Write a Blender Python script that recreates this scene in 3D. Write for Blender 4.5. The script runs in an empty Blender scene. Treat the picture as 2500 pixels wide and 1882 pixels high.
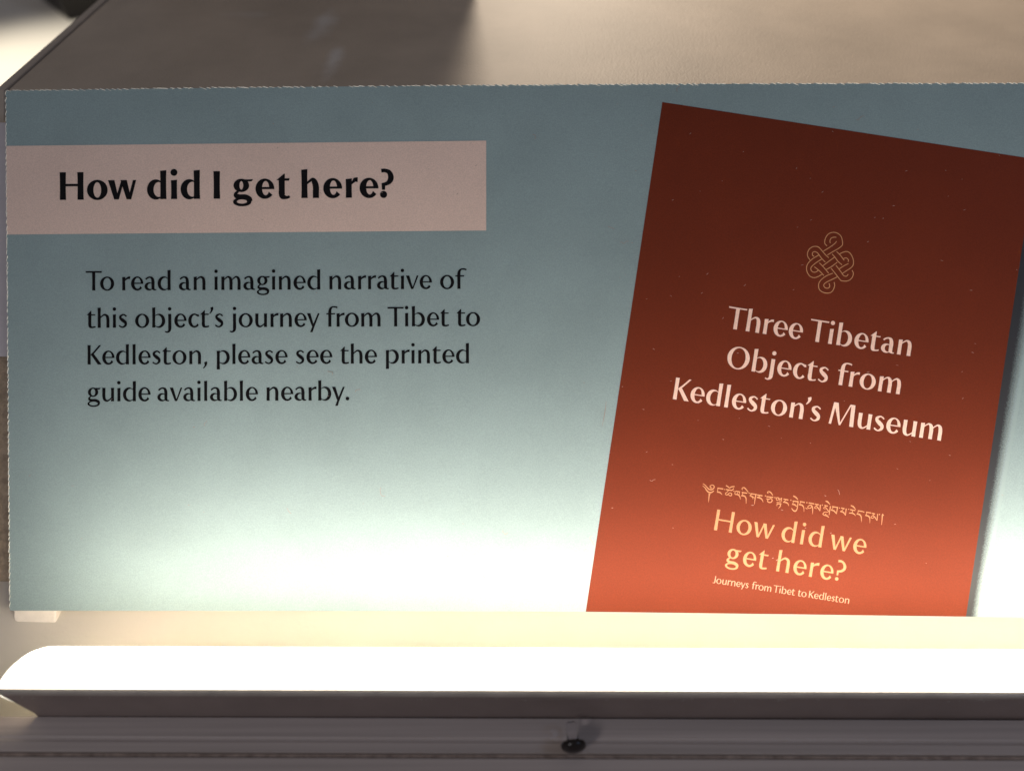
import bpy, math, random
from mathutils import Vector, Matrix
from mathutils.geometry import delaunay_2d_cdt

random.seed(7)
S = bpy.context.scene
COL = S.collection
R_ = math.radians

# ---------------------------------------------------------------- camera
PITCH = R_(44)                       # the phone looks down at a sloped label in a display case
DIST = 0.25
FPX = 1878.0                         # focal length in photograph pixels (2500 wide)
FW = Vector((0, math.cos(PITCH), -math.sin(PITCH)))
UP = Vector((0, math.sin(PITCH), math.cos(PITCH)))
RT = Vector((1, 0, 0))
CAM = -FW * DIST
cd = bpy.data.cameras.new('camera')
cam = bpy.data.objects.new('camera', cd)
COL.objects.link(cam)
cam.matrix_world = Matrix(((RT.x, UP.x, -FW.x, CAM.x), (RT.y, UP.y, -FW.y, CAM.y), (RT.z, UP.z, -FW.z, CAM.z), (0, 0, 0, 1)))
cd.sensor_fit = 'HORIZONTAL'
cd.sensor_width = 36
cd.lens = 36 * FPX / 2500
cd.clip_start = 0.005
cd.clip_end = 50
cd.dof.use_dof = True
cd.dof.focus_distance = DIST - 0.001
cd.dof.aperture_fstop = 6.3
S.camera = cam

# ---------------------------------------------------------------- world, lamps, exposure
w = bpy.data.worlds.new('World')
S.world = w
w.use_nodes = True
bg = w.node_tree.nodes['Background']
bg.inputs[0].default_value = (0.96, 0.92, 0.94, 1)
bg.inputs[1].default_value = 0.105

def area(name, loc, aim, sx, sy, power, color):
    l = bpy.data.lights.new(name, 'AREA')
    l.shape = 'RECTANGLE'
    l.size, l.size_y, l.energy, l.color = sx, sy, power, color
    o = bpy.data.objects.new(name, l)
    COL.objects.link(o)
    o.location = loc
    o.rotation_euler = (Vector(aim) - Vector(loc)).to_track_quat('-Z', 'Y').to_euler()
    return o

def spot(name, loc, aim, power, color, angle, blend, size):
    l = bpy.data.lights.new(name, 'SPOT')
    l.energy, l.color, l.spot_size, l.spot_blend, l.shadow_soft_size = power, color, R_(angle), blend, size
    o = bpy.data.objects.new(name, l)
    COL.objects.link(o)
    o.location = loc
    o.rotation_euler = (Vector(aim) - Vector(loc)).to_track_quat('-Z', 'Y').to_euler()
    return o

area('window_light', (-1.5, -1.7, 1.7), (0, 0, 0), 0.4, 0.55, 9.5, (0.97, 0.95, 1.0))
area('far_window_light', (0.98, -0.33, 1.03), (0.1, 0, 0), 0.3, 0.3, 1.6, (0.42, 0.62, 1.0))
spot('gallery_spot', (0.012, 1.020, 0.52), (0.15, 0.27, 0.07), 52, (1.0, 0.85, 0.67), 33, 1.0, 0.11)
spot('case_spot', (-0.75, 0.25, 0.8), (-0.345, 0.375, -0.06), 75, (1.0, 0.95, 0.80), 21, 1.0, 0.02)

S.view_settings.view_transform = 'Standard'
S.view_settings.look = 'None'
S.view_settings.exposure = 0.12
S.view_settings.gamma = 1
S.view_settings.use_curve_mapping = False
S.cycles.max_bounces = 8
S.cycles.transparent_max_bounces = 8
S.cycles.sample_clamp_indirect = 4
try:
    S.cycles.use_denoising = True
except Exception:
    pass

# ---------------------------------------------------------------- helpers
YAW = R_(1.2)                         # right end of the label leans a little towards the viewer
LR = RT * math.cos(YAW) - FW * math.sin(YAW)
LN = -FW * math.cos(YAW) - RT * math.sin(YAW)
LU = UP.copy()

def ray(px, py):
    return FW + RT * ((px - 1250) / FPX) + UP * ((941 - py) / FPX)

def hit(px, py, p0, n):
    d = ray(px, py)
    t = (Vector(p0) - CAM).dot(n) / d.dot(n)
    return CAM + d * t

def lab(px, py, h=0.0):
    """point of the label's face (h metres proud of it) that stands at this place of the print"""
    p = hit(px, py, Vector((0, 0, 0)), LN)
    return p + LN * h

def mesh_obj(name, verts, faces, mat, parent=None, smooth=False):
    me = bpy.data.meshes.new(name)
    me.from_pydata([tuple(v) for v in verts], [], faces)
    me.update()
    o = bpy.data.objects.new(name, me)
    COL.objects.link(o)
    if mat:
        me.materials.append(mat)
    if smooth:
        for p in me.polygons:
            p.use_smooth = True
    if parent:
        o.parent = parent
    return o

def tag(o, label, cat, group=None, kind=None):
    if label:
        o['label'] = label
    if cat:
        o['category'] = cat
    if group:
        o['group'] = group
    if kind:
        o['kind'] = kind
    return o

def empty(name, loc=(0, 0, 0)):
    o = bpy.data.objects.new(name, None)
    o.empty_display_size = 0.02
    o.location = loc
    COL.objects.link(o)
    return o

class MB:
    def __init__(self):
        self.v, self.f = [], []

    def add(self, verts, faces):
        b = len(self.v)
        self.v += [Vector(p) for p in verts]
        self.f += [[b + i for i in f] for f in faces]

    def prism(self, loop, vec):
        """closed prism: loop of points pushed along vec"""
        n = len(loop)
        vec = Vector(vec)
        vs = [Vector(p) for p in loop] + [Vector(p) + vec for p in loop]
        fs = [list(range(n))[::-1], list(range(n, 2 * n))]
        for i in range(n):
            j = (i + 1) % n
            fs.append([i, j, n + j, n + i])
        self.add(vs, fs)

    def box(self, a, b):
        (x0, y0, z0), (x1, y1, z1) = a, b
        self.prism([(x0, y0, z0), (x1, y0, z0), (x1, y1, z0), (x0, y1, z0)], (0, 0, z1 - z0))

    def build(self, name, mat, parent=None, smooth=False, bevel=0):
        o = mesh_obj(name, self.v, self.f, mat, parent, smooth)
        import bmesh
        bm = bmesh.new()
        bm.from_mesh(o.data)
        bmesh.ops.recalc_face_normals(bm, faces=bm.faces)
        bm.to_mesh(o.data)
        bm.free()
        if bevel:
            m = o.modifiers.new('bevel', 'BEVEL')
            m.width, m.segments, m.limit_method = bevel, 2, 'ANGLE'
        return o

def union_tris(polys):
    """flat union of overlapping polygons as triangles (no overlaps, holes kept)"""
    vs, fs = [], []
    tri = []
    for p in polys:
        tri += [[p[0], p[i], p[i + 1]] for i in range(1, len(p) - 1)] if len(p) < 20 else [p]
    for p in tri:
        a = sum(p[i][0] * p[(i + 1) % len(p)][1] - p[(i + 1) % len(p)][0] * p[i][1] for i in range(len(p)))
        if abs(a) < 1e-6:
            continue
        if a < 0:
            p = p[::-1]
        b = len(vs)
        vs += [Vector((x, y)) for x, y in p]
        fs.append(list(range(b, b + len(p))))
    r = delaunay_2d_cdt(vs, [], fs, 0, 1e-5, True)
    return [tuple(v) for v in r[0]], [list(f) for f, o in zip(r[2], r[5]) if o]

class Print:
    """ink laid on the label: flat shapes in print coordinates, put on the label's own plane"""
    def __init__(self, h):
        self.h, self.v, self.f = h, [], []

    def polys(self, polys, fn=None):
        vs, fs = union_tris(polys)
        b = len(self.v)
        for x, y in vs:
            if fn:
                x, y = fn(x, y)
            self.v.append(lab(x, y, self.h))
        self.f += [[b + i for i in f] for f in fs]

    def build(self, name, mat, parent):
        o = mesh_obj(name, self.v, self.f, mat, parent)
        for p in o.data.polygons:
            pass
        import bmesh
        bm = bmesh.new()
        bm.from_mesh(o.data)
        for f in bm.faces:
            if f.normal.dot(LN) < 0:
                f.normal_flip()
        bm.to_mesh(o.data)
        bm.free()
        return o

# ---------------------------------------------------------------- materials
def new_mat(name):
    m = bpy.data.materials.new(name)
    m.use_nodes = True
    return m, m.node_tree, m.node_tree.nodes['Principled BSDF']

def noise(nt, scale, detail=2, rough=0.5, vec=None):
    n = nt.nodes.new('ShaderNodeTexNoise')
    n.inputs['Scale'].default_value = scale
    n.inputs['Detail'].default_value = detail
    n.inputs['Roughness'].default_value = rough
    tc = nt.nodes.new('ShaderNodeTexCoord')
    if vec:
        mp = nt.nodes.new('ShaderNodeMapping')
        mp.inputs['Scale'].default_value = vec
        nt.links.new(tc.outputs['Object'], mp.inputs[0])
        nt.links.new(mp.outputs[0], n.inputs['Vector'])
    else:
        nt.links.new(tc.outputs['Object'], n.inputs['Vector'])
    return n

def ramp(nt, src, a, b, c0, c1):
    r = nt.nodes.new('ShaderNodeValToRGB')
    r.color_ramp.elements[0].position, r.color_ramp.elements[1].position = a, b
    r.color_ramp.elements[0].color, r.color_ramp.elements[1].color = (*c0, 1), (*c1, 1)
    nt.links.new(src, r.inputs[0])
    return r

def mul(c, k):
    return tuple(min(1, x * k) for x in c)

def laminate(name, col, rough=0.66, spec=0.22, vary=0.07, grain=0.5):
    """print under a finely grained matt laminate"""
    m, nt, p = new_mat(name)
    n1 = noise(nt, 26, 4, 0.62)
    r = ramp(nt, n1.outputs['Fac'], 0.3, 0.7, mul(col, 1 - vary), mul(col, 1 + vary))
    n3 = noise(nt, 2600, 1, 0.5)
    mix = nt.nodes.new('ShaderNodeMix')
    mix.data_type, mix.blend_type = 'RGBA', 'MULTIPLY'
    mix.inputs[0].default_value = 1.0
    g = ramp(nt, n3.outputs['Fac'], 0.3, 0.7, (0.90, 0.90, 0.90), (1.06, 1.06, 1.06))
    nt.links.new(r.outputs[0], mix.inputs[6])
    nt.links.new(g.outputs[0], mix.inputs[7])
    nt.links.new(mix.outputs[2], p.inputs['Base Color'])
    p.inputs['Roughness'].default_value = rough
    p.inputs['Specular IOR Level'].default_value = spec
    n2 = noise(nt, 1700, 2, 0.6)
    b = nt.nodes.new('ShaderNodeBump')
    b.inputs['Strength'].default_value = grain
    b.inputs['Distance'].default_value = 0.00005
    nt.links.new(n2.outputs['Fac'], b.inputs['Height'])
    nt.links.new(b.outputs[0], p.inputs['Normal'])
    return m

def plain(name, col, rough=0.5, spec=0.4, bump=None, vary=0.0, vscale=60, vvec=None):
    m, nt, p = new_mat(name)
    p.inputs['Base Color'].default_value = (*col, 1)
    p.inputs['Roughness'].default_value = rough
    p.inputs['Specular IOR Level'].default_value = spec
    if vary:
        n = noise(nt, vscale, 4, 0.6, vvec)
        r = ramp(nt, n.outputs['Fac'], 0.3, 0.7, mul(col, 1 - vary), mul(col, 1 + vary))
        nt.links.new(r.outputs[0], p.inputs['Base Color'])
    if bump:
        sc, st, dist = bump
        n = noise(nt, sc, 3, 0.55)
        b = nt.nodes.new('ShaderNodeBump')
        b.inputs['Strength'].default_value = st
        b.inputs['Distance'].default_value = dist
        nt.links.new(n.outputs['Fac'], b.inputs['Height'])
        nt.links.new(b.outputs[0], p.inputs['Normal'])
    return m

M_BLUE = laminate('blue_print', (0.258, 0.345, 0.362))
M_PINK = laminate('pink_print', (0.73, 0.56, 0.49), vary=0.04)
M_INK = laminate('black_ink', (0.006, 0.0055, 0.007), spec=0.08, grain=0.3)
M_RED = laminate('red_print', (0.146, 0.0235, 0.0080), vary=0.06, spec=0.16)
M_ROSE = laminate('rose_print', (0.88, 0.62, 0.52), vary=0.02)
M_GOLD = laminate('gold_print', (0.46, 0.225, 0.115), vary=0.03)
M_TAN = laminate('tan_line_print', (0.60, 0.32, 0.15), vary=0.05)
M_CAPT = laminate('pale_print', (0.48, 0.27, 0.19), vary=0.02)
M_EDGE = plain('cut_card_edge', (0.80, 0.79, 0.74), 0.8, 0.2, None, 0.08, 900)
M_SCUFF = plain('pale_scuff', (0.33, 0.24, 0.20), 0.6, 0.4)
M_FOAM = plain('white_foam', (0.80, 0.74, 0.68), 0.9, 0.1, (1500, 0.5, 0.0002), 0.05, 400)
M_PAINT = plain('textured_paint', (0.42, 0.325, 0.235), 0.62, 0.35, (430, 1.0, 0.0016), 0.24, 360)
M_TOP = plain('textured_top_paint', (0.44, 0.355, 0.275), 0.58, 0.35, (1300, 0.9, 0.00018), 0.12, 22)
def painted_reflection(m, blobs, col):
    """pale blurred reflections painted into the base colour: (x, y, radius x, radius y, amount)"""
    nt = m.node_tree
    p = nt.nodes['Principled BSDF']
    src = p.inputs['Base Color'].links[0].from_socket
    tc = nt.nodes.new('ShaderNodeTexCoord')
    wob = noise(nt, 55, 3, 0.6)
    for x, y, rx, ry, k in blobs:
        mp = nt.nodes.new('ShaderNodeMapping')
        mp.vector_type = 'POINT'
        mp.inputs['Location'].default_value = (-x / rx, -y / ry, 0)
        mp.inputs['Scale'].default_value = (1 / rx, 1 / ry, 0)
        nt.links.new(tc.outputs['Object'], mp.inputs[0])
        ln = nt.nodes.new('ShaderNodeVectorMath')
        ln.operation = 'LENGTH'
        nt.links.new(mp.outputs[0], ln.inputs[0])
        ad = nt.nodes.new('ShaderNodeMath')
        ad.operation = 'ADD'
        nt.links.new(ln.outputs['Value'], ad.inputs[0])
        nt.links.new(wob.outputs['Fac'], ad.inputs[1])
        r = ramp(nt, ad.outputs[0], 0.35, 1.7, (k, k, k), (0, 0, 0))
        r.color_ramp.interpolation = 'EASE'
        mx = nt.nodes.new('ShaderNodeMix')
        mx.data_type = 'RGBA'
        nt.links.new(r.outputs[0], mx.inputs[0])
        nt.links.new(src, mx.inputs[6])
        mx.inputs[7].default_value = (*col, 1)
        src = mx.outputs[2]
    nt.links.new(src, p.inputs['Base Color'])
M_TRIM = plain('trim_paint', (0.40, 0.33, 0.27), 0.6, 0.3, (700, 0.3, 0.0001), 0.10, 90)
M_DAYLIT = plain('daylit_card', (0.52, 0.49, 0.53), 0.7, 0.2, None, 0.05, 50)  # pale tone stands in for daylight on the slope
M_HOUSE = plain('bronze_metal', (0.25, 0.192, 0.175), 0.38, 0.5, (1800, 0.15, 0.00006), 0.12, 45)
M_LIP = plain('lip_metal', (0.45, 0.39, 0.34), 0.33, 0.5, None, 0.15, 120)
M_RAIL = plain('grey_rail_paint', (0.47, 0.39, 0.35), 0.48, 0.4, (900, 0.2, 0.0001), 0.16, 420, (0.012, 1, 1))
M_GAP = plain('dirty_seal', (0.36, 0.27, 0.22), 0.85, 0.1, (1500, 0.6, 0.0003), 0.45, 260)
M_BLACK = plain('black_plastic', (0.014, 0.009, 0.008), 0.16, 0.5)
M_FLOOR = plain('case_floor_paint', (0.62, 0.57, 0.51), 0.6, 0.3, (600, 0.3, 0.0002), 0.04, 20)
M_DARK = plain('dark_wood', (0.012, 0.010, 0.010), 0.5, 0.3, None, 0.2, 30)
M_BRONZE = plain('brown_bronze', (0.10, 0.075, 0.06), 0.45, 0.5, (500, 0.4, 0.0003), 0.2, 60)

M_CLEAR, nt, p = new_mat('clear_plastic')
p.inputs['Base Color'].default_value = (0.93, 0.93, 0.95, 1)
p.inputs['Roughness'].default_value = 0.12
p.inputs['IOR'].default_value = 1.12
p.inputs['Transmission Weight'].default_value = 1.0

M_GLOW, nt, p = new_mat('lit_diffuser')
p.inputs['Base Color'].default_value = (0.8, 0.8, 0.78, 1)
p.inputs['Emission Color'].default_value = (1.0, 0.92, 0.76, 1)
p.inputs['Emission Strength'].default_value = 3.0

# ---------------------------------------------------------------- lettering
# flared humanist lettering drawn from strokes; unit = x-height, baseline y=0
def g_spl(pts, n=9):
    """smooth ribbon through (x, y, width) points -> list of quads"""
    P = [pts[0]] + list(pts) + [pts[-1]]
    c = []
    for i in range(1, len(P) - 2):
        p0, p1, p2, p3 = P[i - 1], P[i], P[i + 1], P[i + 2]
        for k in range(n):
            t = k / n
            c.append(tuple(0.5 * ((2 * p1[j]) + (p2[j] - p0[j]) * t + (2 * p0[j] - 5 * p1[j] + 4 * p2[j] - p3[j]) * t * t
                     + (3 * p1[j] - p0[j] - 3 * p2[j] + p3[j]) * t ** 3) for j in range(3)))
    c.append(tuple(pts[-1]))
    L, R = [], []
    for i in range(len(c)):
        a, b = c[max(0, i - 1)], c[min(len(c) - 1, i + 1)]
        dx, dy = b[0] - a[0], b[1] - a[1]
        d = math.hypot(dx, dy) or 1
        w = max(c[i][2], 0.004) / 2
        L.append((c[i][0] - dy / d * w, c[i][1] + dx / d * w))
        R.append((c[i][0] + dy / d * w, c[i][1] - dx / d * w))
    return [[R[i], R[i + 1], L[i + 1], L[i]] for i in range(len(c) - 1)]

def g_ring(cx, cy, rx, ry, sl, sr, tt, tb, a0=0, a1=360, n=44, cut0=0, cut1=0):
    """outer ellipse minus an inner one with its own gap on each side"""
    ix, iy = cx + (sl - sr) / 2, cy + (tb - tt) / 2
    jx, jy = rx - (sl + sr) / 2, ry - (tt + tb) / 2
    O, I = [], []
    for k in range(n + 1):
        t = k / n
        ao = math.radians(a0 + (a1 - a0) * t)
        ai = math.radians(a0 + cut0 + (a1 + cut1 - a0 - cut0) * t)
        O.append((cx + rx * math.cos(ao), cy + ry * math.sin(ao)))
        I.append((ix + jx * math.cos(ai), iy + jy * math.sin(ai)))
    return [[I[k], O[k], O[k + 1], I[k + 1]] for k in range(n)]

def g_stem(x, y0, y1, S, cut=0.0):
    m = 0.035 * S
    ys = [y0, y0 + (y1 - y0) * .3, y0 + (y1 - y0) * .7, y1]
    ws = [0, m, m, 0]
    Lp = [(x + w, y) for w, y in zip(ws, ys)]
    Rp = [(x + S - w, y) for w, y in zip(ws, ys)]
    Lp[-1] = (Lp[-1][0], y1 - cut)
    return [[Lp[i], Rp[i], Rp[i + 1], Lp[i + 1]] for i in range(3)]

def g_dot(cx, cy, r):
    n = 18
    p = [(cx + r * math.cos(2 * math.pi * k / n), cy + r * math.sin(2 * math.pi * k / n)) for k in range(n)]
    return [p]

def g_arch(x0, x1, S, T):
    """shoulder of n, h, m: leaves the stem whose right side is x0, lands on the stem that ends at x1"""
    cx = x1 - S / 2
    w = x1 - x0
    q = g_spl([(x0 - S * .45, .66, T * .75), (x0 + w * .10, .84, T * .95), (x0 + w * .43, .965, T * 1.35),
               (x1 - S * .74, .86, S * .86), (cx, .60, S * .985), (cx, .3, S * .97), (cx, 0, S)])
    return q

def glyph(ch, S, T):
    d = S - .24
    A, CAP = 1.5, 1.43
    q = []
    if ch == 'o':
        W = 1.05 + .3 * d
        q += g_ring(W / 2, .5, W / 2, .525, S * 1.04, S * 1.04, T, T)
    elif ch == 'O':
        W = 1.46 + .3 * d
        q += g_ring(W / 2, CAP / 2, W / 2, CAP / 2 + .025, S * 1.1, S * 1.1, T, T)
    elif ch == 'e':
        W = .9 + .7 * d
        q += g_ring(W * .51, .5, W * .51, .525, S * 1.05, S * .82, T, T * 1.45, 4, 322, cut0=2, cut1=8)
        q += [[(S * .8, .475), (W * 1.02, .475), (W * 1.017, .475 + T * .9), (S * .8, .475 + T * .9)]]
    elif ch == 'c':
        W = .83 + .6 * d
        q += g_ring(W * .54, .5, W * .54, .525, S * 1.05, S * .8, T * 1.15, T * 1.4, 44, 320, cut0=8, cut1=7)
        q += [[(W * .80, .80), (W * .98, .80), (W * .955, .95), (W * .78, .965)]]
    elif ch == 'd' or ch == 'b' or ch == 'p':
        W = .97 + .45 * d
        q += g_ring((W - S * .3) / 2, .5, (W - S * .3) / 2, .525, S * 1.04, .03, T * 1.1, T * 1.1)
        if ch == 'd':
            q += g_stem(W - S, 0, A, S, .03)
        else:
            q = [[(W - x, y) for x, y in f][::-1] for f in q]
            q += g_stem(0, 0, A, S, .03) if ch == 'b' else g_stem(0, -.40, 1.0, S, .03)
    elif ch == 'g':
        W = 1.0 + .25 * d
        e = .5 * d
        q += g_ring(.43, .68, .385 + e * .5, .345, S * .95, S * .95, T, T)
        q += [[(.60, .955), (.70 + e, .88), (.93 + e, .89), (1.0 + e, 1.0)], [(.60, .955), (1.0 + e, 1.0), (.80, .985), (.62, .985)]]
        q += g_spl([(.27, .38, T * .9), (.15, .27, T * 1.3), (.155, .16, S * .75), (.32, .09, S * .78), (.62, .075, S * .85),
                    (.82 + e * .4, -.02, S * .82), (.86 + e * .4, -.15, S * .75)])
        q += g_ring(.47, -.17, .46 + e * .4, .235, S * .62, S * .7, T * .9, T * 1.1)
    elif ch == 'a':
        W = .88 + .5 * d
        xs = W - .13
        q += g_spl([(.09, .80, T * 1.25), (.22, .91, T * 1.25), (.40, .965, T * 1.2), (xs - S * .75, .88, S * .8), (xs - S / 2, .64, S),
                    (xs - S / 2, .3, S * .97), (xs - S * .42, .13, S * .93), (xs + .02, .035, T * 1.1), (W, .05, T * .8)])
        q += g_ring((xs - S * .3) / 2, .285, (xs - S * .3) / 2, .305, S * .98, .02, T * .95, T * 1.2)
    elif ch == 's':
        W = .68 + .5 * d
        k = W / .68
        q += g_spl([(.60 * k, .82, T * 1.05), (.52 * k, .90, T * 1.2), (.36 * k, .965, T * 1.1), (.16 * k, .85, S * .72), (.165 * k, .69, S * .85),
                    (.36 * k, .52, S * 1.06), (.53 * k, .36, S * .9), (.52 * k, .17, S * .74), (.33 * k, .035, T * 1.15), (.15 * k, .085, T * 1.15), (.05 * k, .17, T * 1.1)])
    elif ch == 't':
        W = .66 + .35 * d
        x = .12
        q += [[(0, .935), (x + S, .935), (x + S, 1.27), (x + S * .85, 1.27)]]
        q += [[(0, .935), (x + S, .935), (x + S, .935 + T * .75), (.05, .98)]]
        q += [[(x + S * .5, .935 - T * .2), (W - .02, .935 - T * .2), (W, .935 + T * .75), (x + S * .5, .935 + T * .75)]]
        q += g_spl([(x + S / 2, .95, S), (x + S / 2, .5, S * .96), (x + S / 2, .24, S), (x + S * .66, .09, S * .88), (x + S * 1.2, .035, T * 1.3), (W - .07, .06, T * 1.15), (W, .10, T * .9)])
    elif ch in 'nh':
        W = .88 + .45 * d
        q += g_stem(0, 0, A if ch == 'h' else 1.0, S, .03)
        q += g_arch(S, W, S, T)
    elif ch == 'm':
        W = 1.44 + .6 * d
        q += g_stem(0, 0, 1.0, S, .03)
        m = (W + S) / 2
        q += g_arch(S, m, S, T) + g_arch(m, W, S, T)
    elif ch == 'u':
        W = .88 + .45 * d
        for f in g_stem(0, 0, 1.0, S) + g_arch(S, W, S, T):
            q.append([(W - x, 1.0 - y) for x, y in f])
    elif ch == 'r':
        W = .60 + .35 * d
        q += g_stem(0, 0, 1.0, S, .03)
        q += g_spl([(S * .6, .66, T * .8), (S * 1.2, .83, T * 1.15), (W * .78, .93, T * 1.75), (W, .935, T * 2.0)])
    elif ch in 'ij':
        W = S
        if ch == 'i':
            q += g_stem(0, 0, 1.0, S, .03)
        else:
            q += g_spl([(S / 2, 1.0, S), (S / 2, .5, S * .97), (S / 2, -.02, S), (S * .38, -.22, S * .85), (-.06, -.345, T * 1.2), (-.24, -.30, T)])
        q += g_dot(S / 2, 1.38, S * .56)
    elif ch == 'l':
        W = S
        q += g_stem(0, 0, A, S, .03)
    elif ch == 'I':
        W = S * 1.05
        q += g_stem(0, 0, CAP, W)
    elif ch in 'vy':
        W = .94 + .5 * d
        h, t2 = S * 1.07, T * 1.35
        bx = W * .5
        q += [[(0, 1.0), (bx - h * .36, 0), (bx + h * .30, 0), (h, 1.0)]]
        if ch == 'v':
            q += [[(bx - h * .1, 0), (bx + h * .30, 0), (W, 1.0), (W - t2 * 1.05, 1.0)]]
        else:
            q += [[(bx - h * .36, 0), (W - t2 * 1.05, 1.0), (W, 1.0), (bx - h * .36 + t2 * 1.25, -.02)]]
            q += [[(W * .24, -.40), (W * .24 + t2 * 1.5, -.40), (bx + h * .28, 0), (bx - h * .36, 0)]]
    elif ch == 'w':
        W = 1.44 + .3 * d
        h, t2 = S * 1.03, T * 1.35
        for o in (0, W * .44):
            q += [[(o, 1.0), (o + W * .215, 0), (o + W * .215 + h * .72, 0), (o + h, 1.0)]]
        a, b = W * .215, W * .655
        q += [[(a + h * .2, 0), (a + h * .72, 0), (W * .44 + h * .55, .95), (W * .44 + h * .1, .95)]]
        q += [[(b + h * .2, 0), (b + h * .72, 0), (W, 1.0), (W - t2, 1.0)]]
    elif ch == 'f':
        W = .84 + .3 * d
        x = .16
        q += g_spl([(x + S / 2, 0, S), (x + S / 2, .5, S * .96), (x + S / 2, 1.05, S), (x + S * .68, 1.31, S * .8), (x + S * 1.3, 1.455, T * 1.15), (W - .11, 1.45, T * 1.15), (W, 1.40, T * 1.15)])
        q += [[(0, .905), (.66, .905), (.68, .905 + T), (.03, .905 + T)]]
    elif ch == 'k' or ch == 'K':
        W = 1.02 + .3 * d
        q += g_stem(0, 0, CAP, S)
        q += [[(S * 1.0, .70), (S * 1.15 + T * .6, .62), (W - .0, CAP), (W - T * 1.7, CAP)]]
        q += [[(S * 1.02, .74), (W - S * 1.12, 0), (W + .03, 0), (S * 1.02 + S * .62, .90)]]
    elif ch == 'H':
        W = 1.24
        q += g_stem(0, 0, CAP, S) + g_stem(W - S, 0, CAP, S)
        q += [[(S * .8, .70), (W - S * .8, .70), (W - S * .8, .70 + T), (S * .8, .70 + T)]]
    elif ch == 'T':
        W = 1.18
        q += g_stem(W / 2 - S / 2, 0, CAP, S)
        t2 = T * 1.2
        q += [[(0, CAP - t2), (W, CAP - t2), (W + .015, CAP), (-.015, CAP)]]
    elif ch == 'M':
        W = 1.62
        t2 = T * 2.0
        q += [[(0, 0), (t2, 0), (.15 + t2, CAP), (.15, CAP)]]
        q += [[(.15, CAP), (.66, 0), (.76, .0), (.15 + S * 1.2, CAP)]]
        q += [[(.66, .0), (.76, .0), (1.33, CAP), (1.33 - T * 1.2, CAP)]]
        q += [[(W - S * 1.05, 0), (W, 0), (W - .06, CAP), (W - .06 - S * 1.05, CAP)]]
    elif ch == 'J':
        W = .42
        q += g_spl([(W - S / 2, CAP, S), (W - S / 2, .8, S * .97), (W - S / 2, .35, S), (W - S * .75, .08, S * .8), (.05, .02, T), (-.1, .04, T * .9)])
    elif ch == '?':
        W = .66 + .4 * d
        q += g_spl([(.06, 1.385, T * 1.6), (.25, 1.40, T * 1.5), (.44 * W / .66, 1.31, S * .72), (W - S * .42, 1.08, S * .9), (W - S * .55, .88, S * .85), (.36, .73, T * 1.6), (.10, .67, T * 1.3)], 9)
        q += [[(.09, .40), (.09 + S * .5, .40), (.09 + S * .55, .72), (.07, .74)]]
        q += g_dot(.09 + S * .25, .155, S * .57)
    elif ch == '.':
        W = S * 1.12
        q += g_dot(W / 2, .13, S * .58)
    elif ch in ",'":
        W = .30
        q += g_spl([(.17, .17, S * .95), (.20, .06, S * .95), (.16, -.12, S * .55), (.01, -.31, T * .75)])
        if ch == "'":
            q = [[(x * .92, y + 1.32) for x, y in f] for f in q]
    else:
        raise ValueError(ch)
    return q, W

G_BEAR = {'o': .09, 'O': .1, 'e': (.09, .07), 'c': (.09, .05), 'd': (.09, .15), 'b': (.15, .09), 'p': (.15, .09), 'g': (.08, .03), 'a': (.08, .06),
          's': .08, 't': (.03, .06), 'n': .15, 'h': .15, 'm': .15, 'u': .15, 'r': (.15, .02), 'i': .15, 'j': .15, 'l': .15, 'I': .18, 'v': .02,
          'y': .02, 'w': .02, 'f': (.05, -.14), 'K': (.16, .02), 'H': .17, 'T': (.02, .02), 'M': (.1, .13), 'J': (.1, .13), '?': .06, '.': .1, ',': (.04, .1), "'": (.02, .02)}
G_KERN = {('T', 'o'): -.2, ('T', 'i'): -.03, ('r', 'o'): -.02, ("t", "'"): -.02, ("n", "'"): -.05}

def word_quads(text, S, T, length=None):
    """polys of a word in x-height units, letter spacing opened or closed to reach length"""
    def lay(extra):
        x, out, first, end = 0.0, [], True, 0.0
        for i, ch in enumerate(text):
            q, W = glyph(ch, S, T)
            b = G_BEAR[ch]
            l, r = b if isinstance(b, tuple) else (b, b)
            if i:
                x += l + extra + G_KERN.get((text[i - 1], ch), 0)
            out.append([[(px + x, py) for px, py in f] for f in q])
            x += W
            end = x
            x += r
        return out, end
    polys, w = lay(0)
    if length is not None and len(text) > 1:
        polys, w = lay((length - w) / (len(text) - 1))
    return polys, w
# ---------------------------------------------------------------- setting
ZF = -0.060
mb = MB()
mb.add([(-1.6, -0.0915, ZF), (1.2, -0.0915, ZF), (1.2, 1.6, ZF), (-1.6, 1.6, ZF)], [[0, 1, 2, 3]])
tag(mb.build('case_floor', M_FLOOR), None, None, kind='structure')

# ---------------------------------------------------------------- sloped plinth behind the label
OFF = 0.012
p_top = hit(1250, 234, -LN * OFF, LN)                 # where the slope meets the top, just hidden by the label
ZT = p_top.z
def slope(px, py):
    return hit(px, py, -LN * OFF, LN)
NT = Vector((0, 0, 1))
tl = hit(17, 222, (0, 0, ZT), NT)                      # left end of the top's front edge
x_left = tl.x
dslope = -LU                                          # down the slope
def slope_at(x, z):
    """point on the slope plane with this x and height"""
    a = Vector((x, 0, z))
    base = -LN * OFF
    y = base.y - ((x - base.x) * LN.x + (z - base.z) * LN.z) / LN.y
    return Vector((x, y, z))
plinth = empty('sloped_plinth', (0.1, 0.05, ZF))
tag(plinth, 'textured beige plinth with a sloped front, carrying the blue label', 'plinth')
def P(o):
    o.parent = plinth
    o.matrix_parent_inverse = Matrix.Translation(-plinth.location)
    return o
XR = 0.42
edge_dir = (hit(265, 0, (0, 0, ZT), NT) - tl)
edge_dir.normalize()                                  # the left edge runs almost straight back
BACK = 0.30
mb = MB()
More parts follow.
